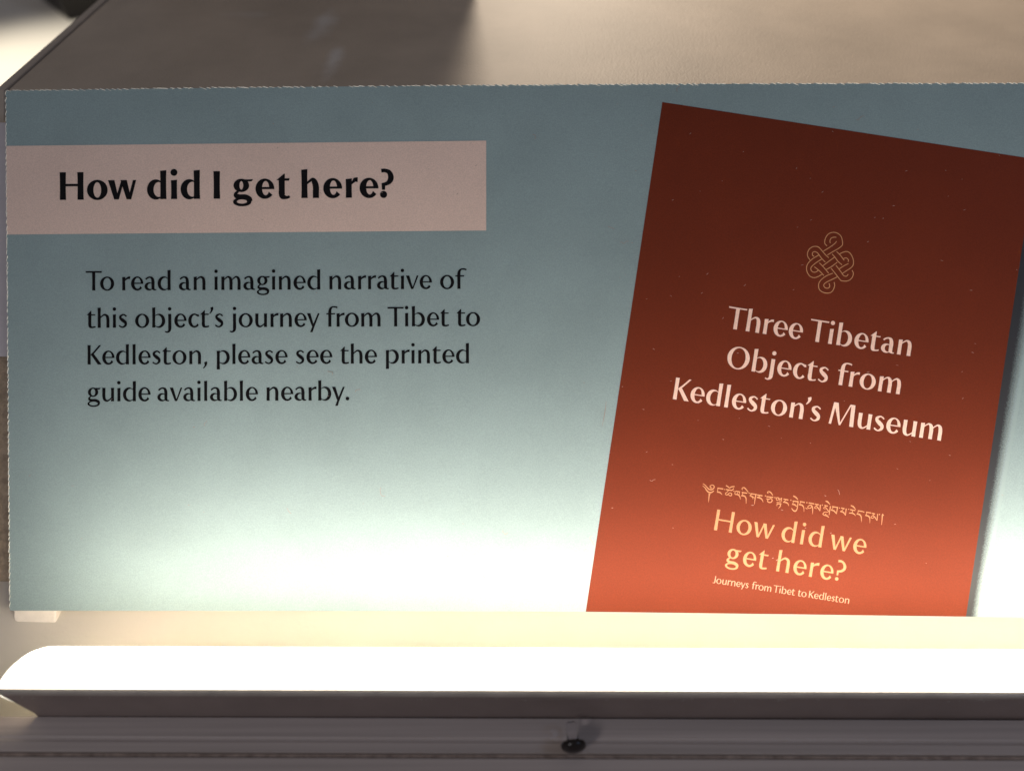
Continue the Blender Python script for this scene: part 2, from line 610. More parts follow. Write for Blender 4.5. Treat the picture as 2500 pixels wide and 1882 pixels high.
a, b = slope_at(x_left, ZT), slope_at(XR, ZT)
a2 = a + edge_dir * BACK
b2 = Vector((XR, a2.y, ZT))
nx = 2
mb.prism([a, b, b2, a2], (0, 0, -0.004))
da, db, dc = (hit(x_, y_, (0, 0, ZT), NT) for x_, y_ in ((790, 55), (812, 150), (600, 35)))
painted_reflection(M_TOP, [(da.x, da.y, 0.012, 0.048, 0.30), (db.x, db.y, 0.0075, 0.040, 0.34), (dc.x, dc.y, 0.030, 0.012, 0.15)], (0.78, 0.78, 0.78))  # soft reflections on the top, painted into its colour
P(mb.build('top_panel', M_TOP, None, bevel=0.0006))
mb = MB()
g = 0.0042
a, b = slope_at(x_left - 0.0125, ZT - g), slope_at(XR, ZT - g)
c, d = slope_at(XR, ZF + 0.0004), slope_at(x_left - 0.0125, ZF + 0.0004)
mb.prism([a, b, c, d], -LN * 0.006)
P(mb.build('slope_panel', M_PAINT, None, bevel=0.0005))
# left side board: its top edge shows as a pale strip beyond a dark gap
mb = MB()
gap, th = 0.0011, 0.0034
side_n = Vector((-edge_dir.y, edge_dir.x, 0))
s0 = slope_at(x_left, ZT) + side_n * gap
s1 = s0 + edge_dir * BACK
mb.prism([s0 - edge_dir * .0005, s1, s1 + Vector((0, 0, -0.10)), s0 + Vector((0, 0, -0.10)), s0 - LU * 0.06], side_n * th)
P(mb.build('side_board', M_TRIM, None, bevel=0.0004))

# pale card added behind the label's left edge for the daylit slope there
mb = MB()
cq = [hit(x, y, -LN * 0.004, LN) for x, y in ((-160, 300), (60, 300), (60, 872), (-160, 866))]
mb.prism(cq, -LN * 0.0006)
tag(mb.build('daylit_card', M_DAYLIT), 'pale lavender card added for the daylit slope showing behind the left edge of the blue label', 'card')

# ---------------------------------------------------------------- the label
label = empty('museum_label', tuple(lab(1250, 1490)))
tag(label, 'blue printed museum label with a pink heading band and a red booklet pictured on it', 'sign')
def Lp(o):
    o.parent = label
    o.matrix_parent_inverse = Matrix.Translation(-label.location)
    return o
def sub(o, par):
    o.parent = par
    return o
TH = 0.0016
def top_edge(x):
    pts = [(10, 222), (500, 215), (1130, 209), (1800, 205), (2500, 204), (2800, 204.5)]
    return interp(pts, x)
def bot_edge(x):
    pts = [(22, 1490), (700, 1491), (1430, 1493), (2000, 1500), (2500, 1507), (2800, 1511)]
    return interp(pts, x)
def interp(pts, x):
    for (x0, y0), (x1, y1) in zip(pts, pts[1:]):
        if x <= x1:
            return y0 + (y1 - y0) * (x - x0) / (x1 - x0)
    return pts[-1][1]
def left_edge(y):
    return interp([(222, 14), (860, 19), (1490, 24)], y)
xs = [14, 300, 700, 1130, 1500, 1900, 2300, 2500, 2800]
loop = [(left_edge(222), top_edge(14))] + [(x, top_edge(x)) for x in xs[1:]] + [(2800, bot_edge(2800))]
loop += [(x, bot_edge(x)) for x in xs[-2:0:-1]] + [(left_edge(1490), bot_edge(24))]
mb = MB()
mb.prism([lab(x, y, 0) for x, y in loop], -LN * TH)
board = Lp(mb.build('board', M_BLUE))

# rough cut edge: slanting pale burrs along the rim
mb = MB()
def burr(x0, y0, x1, y1, w, h):
    a, b = Vector((x0, y0)), Vector((x1, y1))
    d = (b - a).normalized()
    n = Vector((-d.y, d.x)) * w / 2
    m = (a + b) / 2
    vs = [lab(*(a + n * .5), -0.0004), lab(*(a - n * .5), -0.0004), lab(*(m - n), -0.0004), lab(*(b - n * .4), -0.0004), lab(*(b + n * .4), -0.0004), lab(*(m + n), -0.0004),
          lab(*(a * .8 + b * .2), h), lab(*(a * .35 + b * .65), h)]
    mb.add(vs, [[0, 1, 6], [1, 2, 6], [2, 7, 6], [2, 3, 7], [3, 4, 7], [4, 5, 7], [5, 6, 7], [5, 0, 6]])
x = 22.0
while x < 2800:
    l = random.uniform(9, 19)
    y = top_edge(x)
    k = random.uniform(.5, 1.2)
    burr(x - l * .7, y - 2.6 * k, x + l * .7, y + random.uniform(1.0, 5.6) * k, random.uniform(2.6, 5.2), 0.00022)
    x += random.uniform(10, 20) if random.random() < .93 else random.uniform(22, 40)
y = 226.0
while y < 1486:
    l = random.uniform(8, 16)
    x = left_edge(y)
    k = random.uniform(.5, 1.1)
    burr(x - 2.2 * k, y + l * .8, x + random.uniform(1.5, 4.0) * k, y - l * .8, random.uniform(2.8, 4.4), 0.0002)
    y += random.uniform(10, 18)
cut_edge = sub(mb.build('cut_edge', M_EDGE), board)
cut_edge.matrix_parent_inverse = Matrix.Identity(4)
mb = MB()
x = 1330.0
while x < 2800:
    l = random.uniform(8, 18)
    y = bot_edge(x)
    burr(x - l * .7, y - random.uniform(1, 6), x + l * .7, y + 1.0, random.uniform(1.6, 3.4), 0.00016)
    x += random.uniform(13, 30)
PINV = board.matrix_parent_inverse.copy()

mb = MB()
rim = [Vector(p) for p in loop]
def strip(pts):
    for (x0, y0), (x1, y1) in zip(pts, pts[1:]):
        a, b = lab(x0, y0, -0.0002), lab(x1, y1, -0.0002)
        c, d = lab(x1, y1, -TH - .00005), lab(x0, y0, -TH - .00005)
        mb.add([a, b, c, d], [[0, 1, 2, 3]])

def prn(pr, name, mat, par):
    o = pr.build(name, mat, par)
    o.matrix_parent_inverse = PINV
    return o

# pink heading band
pr = Print(0.00004)
pr.polys([[(left_edge(357) + .5, 357), (600, 350.5), (1187, 344), (1187, 563), (600, 568), (left_edge(573) + .5, 573)]])
band = prn(pr, 'title_band', M_PINK, label)
def words(pr, items, S_, T_, xh):
    """items: text, left point, right point, baseline anchor points a, b (print coordinates)"""
    for text, lp, rp, a, b in items:
        a, b = Vector(a), Vector(b)
        u = (b - a).normalized()
        n = Vector((u.y, -u.x))
        x0 = (Vector(lp) - a).dot(u)
        x1 = (Vector(rp) - a).dot(u)
        ps, wd = word_quads(text, S_, T_, (x1 - x0) / xh)
        o = a + u * x0
        for g_ in ps:
            pr.polys(g_, lambda gx, gy: tuple(o + u * (gx * xh) + n * (gy * xh)))
def row(ws, a, b):
    u = Vector(b) - Vector(a)
    return [(t, (x0, a[1] + u.y / u.x * (x0 - a[0])), (x1, a[1] + u.y / u.x * (x1 - a[0])), a, b) for t, x0, x1 in ws]
pr = Print(0.00009)
words(pr, row([('How', 146.5, 333.2), ('did', 359.4, 488.7), ('I', 521.7, 539.2), ('get', 569.4, 707.5), ('here?', 736, 961.2)],
              (146.5, 488.6), (961, 482.6)), .325, .125, 47.0)
heading = prn(pr, 'heading_text', M_INK, band)
heading.matrix_parent_inverse = Matrix.Identity(4)
band_inv = True
lines = [
    (row([('To', 209.8, 279.2), ('read', 298.7, 417), ('an', 437, 502), ('imagined', 524, 782.2), ('narrative', 804.3, 1054.1), ('of', 1074.4, 1138.9)], (210, 709.6), (1130, 705.4))),
    (row([('this', 211.9, 311.8), ("object's", 330.2, 546.6), ('journey', 569, 780.6), ('from', 796.4, 929.3), ('Tibet', 946.7, 1095.9), ('to', 1114.4, 1172.3)], (210, 800.6), (1130, 796.2))),
    (row([('Kedleston,', 214.1, 506), ('please', 529.4, 701.9), ('see', 721.8, 811.1), ('the', 830.3, 920.3), ('printed', 942.2, 1145.2)], (214, 889.9), (1145, 886.8))),
    (row([('guide', 213.5, 367.5), ('available', 384.5, 629.7), ('nearby.', 651, 852.9)], (213, 979.9), (850, 977.3)))]
for ln in lines:
    pr = Print(0.00008)
    words(pr, ln, .235, .095, 32.9)
    prn(pr, 'body_text', M_INK, label)

# ---- pictured booklet, printed at a slant
pr = Print(0.00004)
pr.polys([[(1617, 250), (2060, 318), (2500, 385), (2528, 389.5), (2429, 1040), (2358, bot_edge(2358) - .5), (1900, bot_edge(1900) - .5), (1430, bot_edge(1430) - .5), (1524, 869)]])
book = prn(pr, 'booklet_picture', M_RED, label)
def bsub(pr, name, mat):
    o = pr.build(name, mat, book)
    return o
pr = Print(0.00008)
DISP = [
    ('Three', (1780.4, 749.2), (1960.7, 801.4), (1796, 804.4), (1868.5, 815.7)),
    ('Tibetan', (1980.8, 778.1), (2224.4, 852.2), (1996.1, 835), (2214.4, 868.6)),
    ('Objects', (1775.3, 874.6), (2022.3, 919.9), (1835.3, 906.3), (2022.3, 935.2)),
    ('from', (2046.1, 903.7), (2200.6, 932.1), (2050, 939.8), (2196.7, 962.8)),
    ("Kedleston's", (1642.2, 974.7), (2003.1, 1016.5), (1646.9, 974.7), (1989.3, 1028.0)),
    ('Museum', (2022.7, 1033.6), (2299, 1060), (2026.7, 1034), (2296, 1075.6))]
words(pr, DISP, .248, .078, 37.3)
bsub(pr, 'booklet_title', M_ROSE)
pr = Print(0.00008)
A1, B1 = (1746.6, 1293.7), (2061.7, 1345.2)
A2, B2 = (1898.5, 1394.1), (1978.2, 1407.3)
words(pr, [('How', (1742.8, 1293.1), (1891.8, 1280.8), A1, B1), ('did', (1908, 1303.5), (2004.8, 1335.2), A1, B1), ('we', (2029.5, 1303.5), (2114.9, 1330.1), A1, B1),
           ('get', (1769, 1381.4), (1870.9, 1387.1), A2, B2), ('here?', (1894.1, 1393.7), (2065.5, 1383.3), A2, B2)], .212, .098, 35.4)
bsub(pr, 'booklet_question', M_GOLD)
pr = Print(0.00008)
A3, B3 = (1880.6, 1443.6), (2070.5, 1472.8)
words(pr, [('Journeys', (1741, 1421), (1827.4, 1429.5), A3, B3), ('from', (1835.4, 1431.2), (1882.3, 1439.8), A3, B3), ('Tibet', (1889.2, 1428.7), (1939.9, 1449.3), A3, B3),
           ('to', (1947.6, 1450.1), (1968.2, 1453.6), A3, B3), ('Kedleston', (1973.9, 1457.9), (2073, 1465.6), A3, B3)], .175, .09, 11.9)
bsub(pr, 'booklet_caption', M_CAPT)

# Tibetan line, pen strokes (x, y, width)
TB1 = [
    [(140, 90, 12), (190, 125, 16), (230, 172, 20), (280, 215, 26), (340, 216, 26), (380, 180, 22), (380, 140, 18), (340, 120, 18), (298, 142, 18), (305, 176, 20), (338, 178, 18)],
    [(135, 135, 10), (185, 178, 16), (220, 232, 24), (270, 277, 30), (330, 277, 28), (382, 240, 14)],
    [(285, 308, 52), (279, 332, 28), (270, 400, 20), (262, 492, 6)],
    [(455, 186, 24), (582, 206, 24)], [(466, 190, 14), (452, 272, 14)], [(445, 272, 22), (500, 278, 28), (535, 305, 18), (556, 332, 6)],
    [(640, 130, 22), (690, 162, 22), (720, 192, 12)], [(712, 188, 14), (760, 160, 24), (826, 152, 18)], [(640, 216, 24), (772, 238, 24)], [(772, 238, 16), (806, 192, 22)],
    [(700, 228, 14), (668, 268, 14), (630, 300, 16), (640, 332, 18), (672, 330, 18), (700, 300, 14), (740, 292, 16), (762, 312, 18), (752, 350, 18), (712, 345, 16), (690, 318, 14)],
    [(845, 252, 20), (942, 268, 22)], [(845, 255, 12), (830, 300, 16), (850, 325, 18), (885, 305, 14), (893, 275, 10)], [(850, 325, 14), (905, 332, 26), (938, 372, 20), (952, 432, 6)], [(935, 268, 12), (922, 330, 12)],
    [(1000, 226, 14), (984, 200, 16), (1010, 176, 18), (1052, 192, 24), (1122, 278, 12)], [(980, 280, 24), (1098, 298, 24)], [(1008, 288, 12), (985, 342, 12)], [(968, 350, 22), (1030, 356, 28), (1070, 402, 20), (1074, 522, 8)],
    [(1165, 305, 22), (1302, 326, 24)], [(1205, 318, 12), (1158, 348, 18), (1214, 384, 16), (1222, 428, 8)], [(1190, 352, 12), (1262, 402, 12)], [(1284, 328, 22), (1266, 430, 18), (1254, 540, 8)],
    [(1312, 334, 24), (1428, 352, 24)], [(1378, 348, 12), (1318, 396, 12)], [(1305, 384, 22), (1380, 402, 30), (1422, 442, 18), (1442, 492, 6)],
    [(1552, 306, 14), (1534, 276, 16), (1570, 262, 18), (1612, 288, 24), (1652, 350, 10)], [(1512, 370, 22), (1660, 388, 24)], [(1512, 416, 18), (1570, 424, 20), (1618, 402, 12)], [(1560, 424, 14), (1535, 460, 18), (1560, 492, 20), (1610, 492, 20), (1636, 455, 20), (1618, 412, 14), (1590, 385, 12)],
    [(1720, 398, 16), (1735, 445, 14), (1775, 440, 12), (1768, 405, 12)], [(1718, 398, 18), (1765, 394, 18), (1798, 425, 18), (1804, 475, 10)], [(1800, 440, 14), (1842, 402, 16), (1828, 482, 14)], [(1735, 496, 16), (1832, 502, 16)], [(1735, 526, 16), (1836, 532, 16)], [(1742, 530, 10), (1738, 572, 12)], [(1805, 532, 14), (1815, 572, 20), (1768, 628, 6)],
    [(1882, 424, 22), (1986, 442, 22)], [(1938, 440, 12), (1888, 486, 12)], [(1872, 488, 20), (1940, 498, 28), (1980, 528, 18), (1996, 576, 6)],
    [(2092, 354, 22), (2150, 388, 28), (2194, 440, 10)], [(2078, 464, 22), (2208, 482, 24)], [(2098, 474, 12), (2080, 532, 12)], [(2066, 534, 20), (2130, 548, 28), (2166, 588, 12)], [(2196, 486, 18), (2176, 630, 18), (2136, 684, 28), (2084, 660, 22), (2056, 616, 10)],
    [(604, 214, 24), (624, 217, 20)], [(800, 250, 22), (822, 254, 20)], [(1130, 293, 24), (1152, 297, 22)], [(1480, 352, 24), (1502, 356, 22)], [(1684, 388, 24), (1706, 392, 22)], [(2030, 446, 24), (2052, 450, 22)]]
TB2 = [
    [(112, 298, 22), (218, 320, 24)], [(132, 308, 12), (105, 362, 12)], [(92, 366, 20), (158, 378, 28), (195, 432, 18), (200, 522, 6)],
    [(302, 328, 22), (418, 350, 24)], [(310, 386, 12), (284, 412, 16), (292, 442, 14), (342, 440, 14), (372, 392, 14)], [(306, 386, 16), (360, 384, 22), (386, 450, 20), (386, 572, 6)], [(232, 432, 10), (272, 462, 16)],
    [(435, 354, 22), (520, 370, 22)], [(505, 362, 12), (428, 430, 14), (478, 454, 12)], [(462, 388, 14), (505, 440, 22), (546, 504, 10)], [(552, 370, 24), (546, 504, 12)],
    [(668, 288, 20), (715, 310, 28), (764, 368, 8)], [(642, 384, 22), (715, 397, 22)], [(705, 390, 12), (622, 438, 14), (664, 462, 12)], [(664, 424, 14), (742, 522, 18)], [(772, 400, 22), (742, 590, 14)], [(722, 530, 14), (645, 526, 16), (610, 568, 18), (640, 592, 16), (682, 560, 10)], [(640, 600, 16), (695, 606, 24), (738, 644, 10)],
    [(806, 408, 22), (938, 430, 22)], [(834, 422, 12), (794, 482, 12)], [(782, 482, 20), (850, 502, 28), (902, 568, 10)], [(922, 434, 22), (902, 568, 12)],
    [(1002, 438, 22), (1076, 454, 22)], [(1064, 452, 12), (1000, 514, 12)], [(982, 512, 20), (1050, 532, 28), (1096, 598, 10)], [(1112, 452, 24), (1096, 598, 12)],
    [(1212, 384, 20), (1270, 415, 28), (1318, 476, 8)], [(1198, 474, 22), (1308, 494, 22)], [(1254, 486, 12), (1240, 545, 12)], [(1172, 548, 20), (1240, 550, 26), (1290, 576, 18), (1314, 610, 6)],
    [(1362, 498, 22), (1474, 516, 22)], [(1380, 508, 12), (1350, 566, 12)], [(1338, 568, 20), (1400, 580, 28), (1436, 632, 20), (1440, 744, 6)],
    [(1540, 528, 22), (1650, 546, 22)], [(1562, 538, 12), (1532, 600, 12)], [(1522, 598, 20), (1590, 614, 28), (1620, 662, 18), (1622, 768, 6)],
    [(1665, 553, 20), (1735, 566, 20)], [(1722, 566, 12), (1676, 610, 12)], [(1655, 622, 12), (1648, 645, 14), (1684, 658, 14), (1716, 628, 12), (1692, 604, 14), (1655, 622, 12)], [(1700, 610, 14), (1740, 650, 20), (1778, 714, 8)], [(1792, 568, 22), (1776, 714, 12)],
    [(1912, 578, 56), (1894, 605, 28), (1885, 700, 20), (1874, 804, 10)],
    [(252, 322, 24), (274, 326, 22)], [(585, 372, 22), (606, 376, 20)], [(955, 437, 24), (976, 441, 22)], [(1155, 464, 22), (1176, 468, 20)], [(1480, 522, 24), (1502, 526, 22)], [(1820, 577, 24), (1842, 581, 22)]]
pr = Print(0.00008)
for strokes, ox, oy in ((TB1, 1700, 1170), (TB2, 1940, 1190)):
    for st in strokes:
        q = g_spl(st, 6 if len(st) > 2 else 2)
        pr.polys(q, lambda x, y: (ox + x / 8.848, oy + y / 8.848))
bsub(pr, 'tibetan_text', M_GOLD)

# endless knot drawn in fine tan line
KN = [
    [(655, 505), (610, 450), (625, 350), (690, 260), (790, 230), (880, 255), (945, 320), (970, 420), (965, 490), (900, 550), (780, 620), (665, 690)],
    [(722, 450), (715, 400), (740, 350), (790, 330), (845, 330)], [(585, 610), (700, 540), (810, 460), (850, 410)],
    [(310, 790), (265, 720), (260, 650), (290, 580), (350, 530), (420, 515), (490, 535), (560, 610), (620, 680), (690, 745)],
    [(392, 720), (360, 690), (365, 640), (410, 622), (470, 655), (540, 750), (620, 835)],
    [(490, 690), (360, 770), (270, 860), (240, 950), (255, 1040), (310, 1120), (390, 1150), (470, 1130), (548, 1085)],
    [(545, 775), (430, 850), (340, 930), (330, 990), (370, 1035), (430, 1035), (482, 995)],
    [(570, 910), (690, 820), (822, 725)], [(640, 985), (740, 930), (862, 838)],
    [(910, 670), (980, 635), (1060, 620), (1130, 660), (1185, 770), (1190, 880), (1140, 950), (1050, 1010), (960, 1070)],
    [(990, 762), (1050, 750), (1090, 790), (1085, 830)], [(1092, 863), (1000, 910), (903, 972)],
    [(1165, 1000), (1190, 1060), (1170, 1140), (1110, 1200), (1030, 1220), (940, 1210)], [(960, 1070), (1000, 1110), (1050, 1120), (1088, 1080)],
    [(775, 1060), (650, 1110), (540, 1190), (490, 1270), (490, 1360), (530, 1420), (620, 1460), (720, 1455), (780, 1400), (810, 1310), (800, 1240)],
    [(862, 1135), (760, 1185), (640, 1245), (588, 1300), (620, 1355), (680, 1362), (712, 1320), (695, 1265)],
    [(760, 670), (825, 745), (880, 820), (960, 890)], [(850, 620), (930, 700), (1005, 800)], [(400, 930), (500, 1010), (590, 1105)], [(500, 850), (580, 930), (690, 1060)],
    [(740, 960), (820, 1060), (890, 1150), (940, 1212)], [(838, 900), (900, 980), (975, 1080)]]
pr = Print(0.00008)
for st in KN:
    pr.polys(g_spl([(x, y, 15) for x, y in st], 8), lambda x, y: (1940 + x / 8.322, 540 + y / 8.322))
bsub(pr, 'knot_emblem', M_TAN)

# printed dark spine along the booklet's right side, its outer side dithered away in the print
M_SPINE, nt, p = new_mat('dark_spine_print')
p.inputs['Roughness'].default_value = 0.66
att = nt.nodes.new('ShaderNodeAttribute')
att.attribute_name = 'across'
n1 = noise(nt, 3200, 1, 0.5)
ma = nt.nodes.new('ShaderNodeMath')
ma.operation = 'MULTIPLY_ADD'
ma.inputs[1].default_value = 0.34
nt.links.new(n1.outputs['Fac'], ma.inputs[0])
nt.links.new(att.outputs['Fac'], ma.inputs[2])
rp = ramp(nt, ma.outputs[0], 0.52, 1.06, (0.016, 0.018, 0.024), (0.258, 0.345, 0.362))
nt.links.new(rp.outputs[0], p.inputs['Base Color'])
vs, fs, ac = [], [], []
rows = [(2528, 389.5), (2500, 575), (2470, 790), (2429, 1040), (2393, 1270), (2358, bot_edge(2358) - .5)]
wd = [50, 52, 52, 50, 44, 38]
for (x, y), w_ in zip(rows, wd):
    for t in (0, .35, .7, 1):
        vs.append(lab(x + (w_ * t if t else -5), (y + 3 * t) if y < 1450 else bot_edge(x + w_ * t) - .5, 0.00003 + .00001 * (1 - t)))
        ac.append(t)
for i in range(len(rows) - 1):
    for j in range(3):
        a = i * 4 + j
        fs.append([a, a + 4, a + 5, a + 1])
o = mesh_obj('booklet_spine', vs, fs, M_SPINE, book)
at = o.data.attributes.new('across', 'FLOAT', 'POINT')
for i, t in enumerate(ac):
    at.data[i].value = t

# pale flecks, fibres and fine scratches on the laminate
pr = Print(0.00012)
for i in range(120):
    x, y = random.uniform(60, 2490), random.uniform(250, 1440)
    if random.random() < .45:
        x = random.uniform(1450, 2480)
    a = random.uniform(-.9, .6)
    l = random.uniform(1.5, 6.5)
    q = g_spl([(x, y, .6), (x + l * .5 * math.cos(a), y + l * .5 * math.sin(a), random.uniform(.7, 1.6)), (x + l * math.cos(a), y + l * math.sin(a) + random.uniform(-1.5, 1.5), .5)], 4)
    pr.polys(q)
for cx, cy, r in [(1600, 1170, 7), (2045, 1195, 6), (1535, 590, 11), (1500, 560, 8), (800, 905, 9), (1450, 1330, 13), (1655, 225, 9), (2110, 285, 11), (930, 1190, 13), (880, 950, 7), (1240, 1300, 9), (1300, 330, 8), (500, 1040, 7), (700, 1240, 8)]:
    pts = []
    a = random.uniform(0, 6)
    for k in range(6):
        a += random.uniform(-.9, 1.3)
        pts.append((cx, cy, 0.95))
        cx += r * .45 * math.cos(a)
        cy += r * .45 * math.sin(a)
    pr.polys(g_spl(pts, 5))
for x, y, dx, dy in [(1480, 980, -10, 60)]:
    pr.polys(g_spl([(x, y, .7), (x + dx * .5 + 1, y + dy * .5, 1.3), (x + dx, y + dy, .5)], 6))
prn(pr, 'scuff_marks', M_SCUFF, label)['kind'] = 'stuff'

# foam spacer behind the lower left corner
mb = MB()
q = [hit(x, y, -LN * (TH + .0003), LN) for x, y in ((30, 1400), (139, 1400), (136, 1521), (44, 1523), (33, 1512))]
mb.prism(q, -LN * (OFF - TH - .0005))
sp = Lp(mb.build('foam_spacer', M_FOAM, None, bevel=0.0005))

# ---------------------------------------------------------------- strip light
ZR = -0.0275                                          # height of the trough's rim
yf = hit(1250, 1684, (0, 0, ZR), NT).y
yb = hit(1250, 1583, (0, 0, ZR), NT).y
xl = hit(2, 1668, (0, 0, ZR), NT).x
XE = 0.40
lamp = empty('strip_light', (0, yf, ZF))
tag(lamp, 'lit white strip light in a dark trough at the foot of the slope', 'light')
def Q(o):
    o.parent = lamp
    o.matrix_parent_inverse = Matrix.Translation(-lamp.location)
    return o
TILT = 0.006                                           # the fitting runs very slightly off the case's line
def lt(v):
    return Vector((v[0], v[1] - TILT * (v[0]) * 0.35, v[2] - TILT * v[0] * 0.5))
vs, fs = [], []
RX = 0.0105
cols = []
for k in range(17):
    cols.append(xl + RX * (1 - math.cos(math.pi / 2 * k / 16)))
cols += [xl + RX + (XE - xl - RX) * k / 12 for k in range(1, 13)]
NS = 12
W_ = yb - yf
for x in cols:
    e = max(0, min(1, (xl + RX - x) / RX))
    wv = W_ * math.sqrt(max(0, 1 - e * e)) if x < xl + RX else W_
    wv = max(wv, 0.0002)
    hh = 0.0030 * min(1, wv / W_ * 1.0)
    for j in range(NS + 1):
        a = math.pi * j / NS
        yy = yf + wv * (0.5 - 0.5 * math.cos(a))
        vs.append(lt((x, yy, ZR + hh * math.sin(a))))
for i in range(len(cols) - 1):
    for j in range(NS):
        a = i * (NS + 1) + j
        fs.append([a, a + NS + 1, a + NS + 2, a + 1])
Q(mesh_obj('diffuser', vs, fs, M_GLOW, None, True))
def strip_lamp(name, power, color, loc, size_y, z_):
    l = bpy.data.lights.new(name, 'AREA')
    l.shape = 'RECTANGLE'
    l.size, l.size_y, l.energy, l.color = XE - xl - 0.0015, size_y, power, color
    o = bpy.data.objects.new(name, l)
    COL.objects.link(o)
    z_ = -z_.normalized()
    x_ = Vector((1, 0, -TILT * .5)).normalized()
    y_ = z_.cross(x_).normalized()
    x_ = y_.cross(z_)
    p_ = lt(loc)
    o.matrix_world = Matrix(((x_.x, y_.x, z_.x, p_.x), (x_.y, y_.y, z_.y, p_.y), (x_.z, y_.z, z_.z, p_.z), (0, 0, 0, 1)))
xm = (XE + xl + 0.0015) / 2
strip_lamp('strip_lamp_up', 0.44, (1.0, 0.885, 0.765), (xm, (yf + yb) / 2 + .0030, ZR + 0.0056), 0.005, UP * 0.46 + FW * 0.89)
strip_lamp('strip_lamp_back', 0.15, (1.0, 0.78, 0.38), (xm, yb + .0006, ZR + 0.0006), 0.004, FW * 1.0 - UP * 0.25)
# dark front of the trough, its left end cut at a slant
def fas(px, py, y):
    d = ray(px, py)
    t = (y - CAM.y) / d.y
    return CAM + d * t
yF = yf - 0.0012
zb = ZF - 0.004
mb = MB()
_p = hit(80, 1742, (0, yF, 0), Vector((0, 1, 0)))
xb, zpl = _p.x, _p.z
prof = [lt((xl - .0002, yF, ZR + .0002)), lt((XE, yF, ZR + .0002)), lt((XE, yF, zb)), lt((xb + .001, yF, zb)), lt((xb, yF, zpl - .0003))]
mb.prism(prof, (0, 0.0009, 0))
Q(mb.build('front_plate', M_HOUSE, None, bevel=0.0002))
mb = MB()
mb.prism([lt((xl - .0003, yF - .0004, ZR - .0009)), lt((xl - .0003, yF - .0002, ZR + .0007)), lt((xl - .0003, yF + .0010, ZR + .0007)), lt((xl - .0003, yF + .0010, ZR - .0009))], lt((XE, 0, 0)) - lt((xl, 0, 0)))
Q(mb.build('front_lip', M_LIP, None, bevel=0.0003))
mb = MB()
y2 = yf + 0.0006
mb.prism([lt((xl + .011, y2, ZR - .0006)), lt((xl + .011, yb - .0004, ZR - .0006)), lt((xl + .011, yb - .002, zb)), lt((xl + .011, y2, zb))], lt((XE, 0, 0)) - lt((xl + .011, 0, 0)))
Q(mb.build('trough', M_HOUSE))
# fine scratches and specks on the front plate
mb = MB()
def mark(x0, z0, x1, z1, wd):
    a, c = Vector((x0, 0, z0)), Vector((x1, 0, z1))
    d = (c - a).normalized()
    n = Vector((-d.z, 0, d.x)) * wd / 2
    m_ = (a + c) / 2
    yy = yF - .00012
    mb.add([lt((p_.x, yy, p_.z)) for p_ in (a, m_ - n, c, m_ + n)], [[0, 1, 2, 3]])
for x0, x1, dz in ((-.002, .046, .0016), (.030, .055, .0008), (.058, .083, .0007), (.07, .074, .0002), (-.06, -.035, .0006), (.12, .131, .0004), (.018, .038, .0009)):
    z0 = ZR - random.uniform(.0014, .0028)
    mark(x0, z0, x1, z0 + dz, .00014)
for i in range(46):
    x0 = random.uniform(xl + .004, .20)
    z0 = ZR - random.uniform(.0011, .0034) ** 1.0
    r_ = random.uniform(.00015, .0006)
    mark(x0, z0, x0 + r_, z0 + random.uniform(-.0003, .0003), random.uniform(.00018, .00040))
o = Q(mb.build('scratches', M_EDGE))
o['kind'] = 'stuff'
# glowing sliver of the diffuser's turned-down end beside the front plate
mb = MB()
q0, q1 = lt((xl - .0002, yF, ZR + .0002)), lt((xb, yF, zpl - .0003))
e0, e1 = q0.lerp(q1, .12), q0.lerp(q1, .62)
mb.prism([e0 + Vector((-.0012, .0004, 0)), e0 + Vector((-.0001, .0004, 0)), e1 + Vector((-.0001, .0004, 0)), e1 + Vector((-.0006, .0004, -.0002))], (0, .0014, 0))
Q(mb.build('end_flange', M_GLOW))

# ---------------------------------------------------------------- front rail of the case
yplate = yF - 0.0003
_d = ray(1250, 1752)
ZRL = CAM.z + (yplate - CAM.y) / _d.y * _d.z      # the rail's top meets the trough's front
rail = empty('case_rail', (0, -0.095, ZF))
tag(rail, 'grey painted rail along the front of the case, below the strip light', 'rail')
def Rr(o):
    o.parent = rail
    o.matrix_parent_inverse = Matrix.Translation(-rail.location)
    return o
def ry(py):
    return hit(1250, py, (0, 0, ZRL), NT).y
SK = 0.0011 / 0.30
def rl(x, y, z):
    return Vector((x, y - SK * x, z))
def extr(prof, x0=-0.5, x1=0.5):
    m = MB()
    m.prism([rl(x0, y, z) for y, z in prof], rl(x1, 0, 0) - rl(x0, 0, 0))
    return m
y1, y2_, y3, y4 = yplate, ry(1803), ry(1838), ry(1850)
prof = [(y1, ZRL - .015), (y1, ZRL), (y2_ + .0004, ZRL), (y2_, ZRL - .0002), (y2_ - .0007, ZRL - .0002), (y2_ - .0011, ZRL + .0001), (y3, ZRL + .0001), (y3, ZRL - .015)]
Rr(extr(prof).build('back_bead', M_RAIL, None, bevel=0.00025))
Rr(extr([(y3 - .0002, ZRL - .014), (y3 - .0002, ZRL - .0006), (y4 + .0002, ZRL - .0006), (y4 + .0002, ZRL - .014)]).build('seal', M_GAP))
Rr(extr([(y4, ZRL - .015), (y4, ZRL + .0001), (y4 - .0800, ZRL + .0001), (y4 - .0800, ZRL - .015)]).build('front_board', M_RAIL, None, bevel=0.0003))

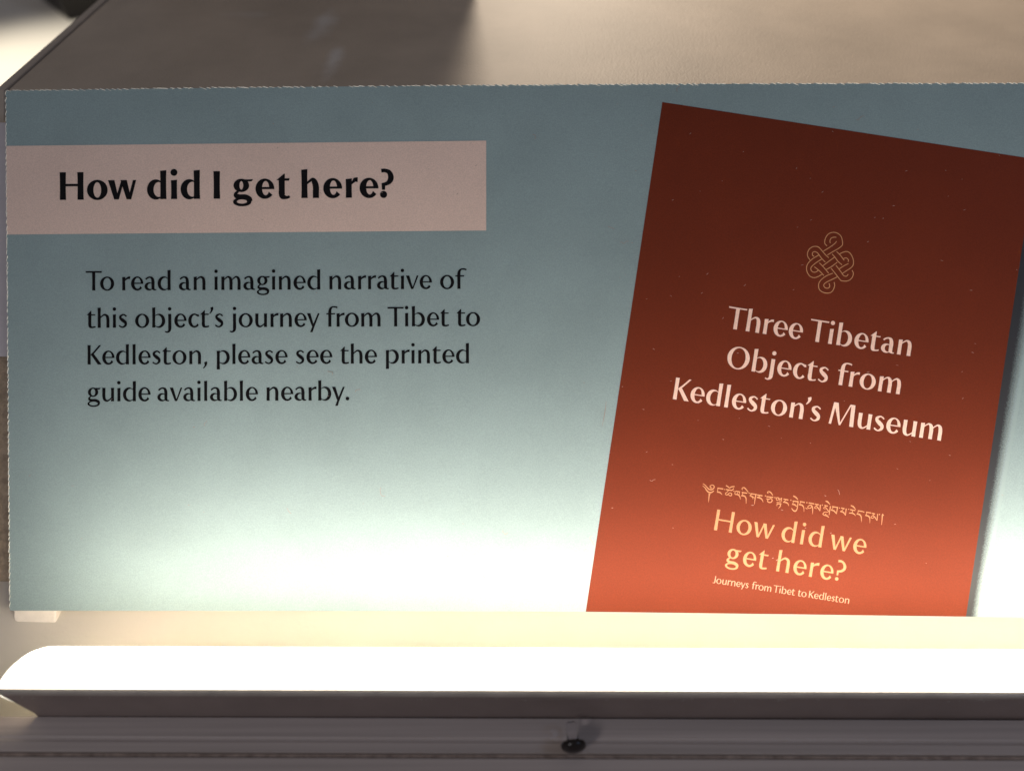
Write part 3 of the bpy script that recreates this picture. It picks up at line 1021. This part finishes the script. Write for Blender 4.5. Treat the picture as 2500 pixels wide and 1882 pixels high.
# ---------------------------------------------------------------- black-capped clear stop lying on the rail
pc = hit(1400, 1822, (0, 0, ZRL + 0.0024), NT)
stop = empty('rail_stop', (pc.x, pc.y, ZRL + .0003))
tag(stop, 'small clear peg with a glossy black domed cap above the front rail', 'peg')
def T_(o):
    o.parent = stop
    o.matrix_parent_inverse = Matrix.Translation(-stop.location)
    return o
def lathe(prof, axis, org, n=32):
    axis = Vector(axis).normalized()
    s = axis.orthogonal().normalized()
    t = axis.cross(s)
    vs, fs = [], []
    for r, h in prof:
        for k in range(n):
            a = 2 * math.pi * k / n
            vs.append(org + axis * h + (s * math.cos(a) + t * math.sin(a)) * max(r, 1e-6))
    for i in range(len(prof) - 1):
        for k in range(n):
            l = (k + 1) % n
            fs.append([i * n + k, i * n + l, (i + 1) * n + l, (i + 1) * n + k])
    fs.append(list(range(n))[::-1])
    fs.append([(len(prof) - 1) * n + k for k in range(n)])
    return vs, fs
ax = Vector((0.07, -0.34, -1.0)).normalized()
cap = [(0.0034 * math.cos(a), 0.0020 * math.sin(a)) for a in [math.pi / 2 * k / 10 for k in range(11)]]
cap = [(0.0026, -0.0009), (0.0032, -0.0006)] + cap
axis = (-UP * 0.78 - FW * 0.62 + RT * 0.06).normalized()
org = hit(1400, 1818, (0, 0, ZRL + 0.0046), NT)
vs, fs = lathe(cap, axis, org)
c_ = mesh_obj('cap', vs, fs, M_BLACK, None, True)
T_(c_)
c_.scale = (1, 1, 1)
vs, fs = lathe([(0.0012, -0.0058), (0.0015, -0.0054), (0.0015, -0.0009)], axis, org)
T_(mesh_obj('stem', vs, fs, M_CLEAR, None, True))

# ---------------------------------------------------------------- things beyond the plinth
# dark block standing on the case floor
q0 = hit(60, 10, (0, 0, ZF), NT)
mb = MB()
q = [hit(x, y, (0, 0, ZF), NT) for x, y in ((95, -6), (168, 52), (330, 30), (330, -60), (140, -60))]
mb.prism([v + Vector((0, 0, .0004)) for v in q], (0, 0, 0.05))
tag(mb.build('dark_block', M_DARK, None, bevel=0.001), 'black block standing on the pale case floor behind the plinth', 'block')
# foot of the displayed bronze at the upper right, almost out of the frame
f0 = hit(2600, -95, (0, 0, ZT), NT)
prof = [(0.031, 0), (0.033, 0.002), (0.033, 0.006), (0.029, 0.009), (0.022, 0.012), (0.018, 0.020), (0.020, 0.030), (0.024, 0.042), (0.020, 0.055), (0.010, 0.062)]
vs, fs = lathe(prof, (0, 0, 1), Vector((f0.x, f0.y, ZT + .0002)), 48)
tag(mesh_obj('bronze_stand', vs, fs, M_BRONZE, None, True), 'round brown foot of an exhibit on top of the plinth, at the upper right corner', 'stand')

# added board, out of view, to shade the left half of the plinth's top
xe = hit(1136, 0, (0, 0, ZT), NT)
mb = MB()
mb.box((-0.166, xe.y + 0.022, ZT + .0003), (xe.x + 0.004, xe.y + 0.028, ZT + 0.30))
tag(mb.build('shade_board', M_PAINT, None, bevel=0.001), 'upright beige board added out of view on the back of the plinth to shade the left half of its top', 'board')
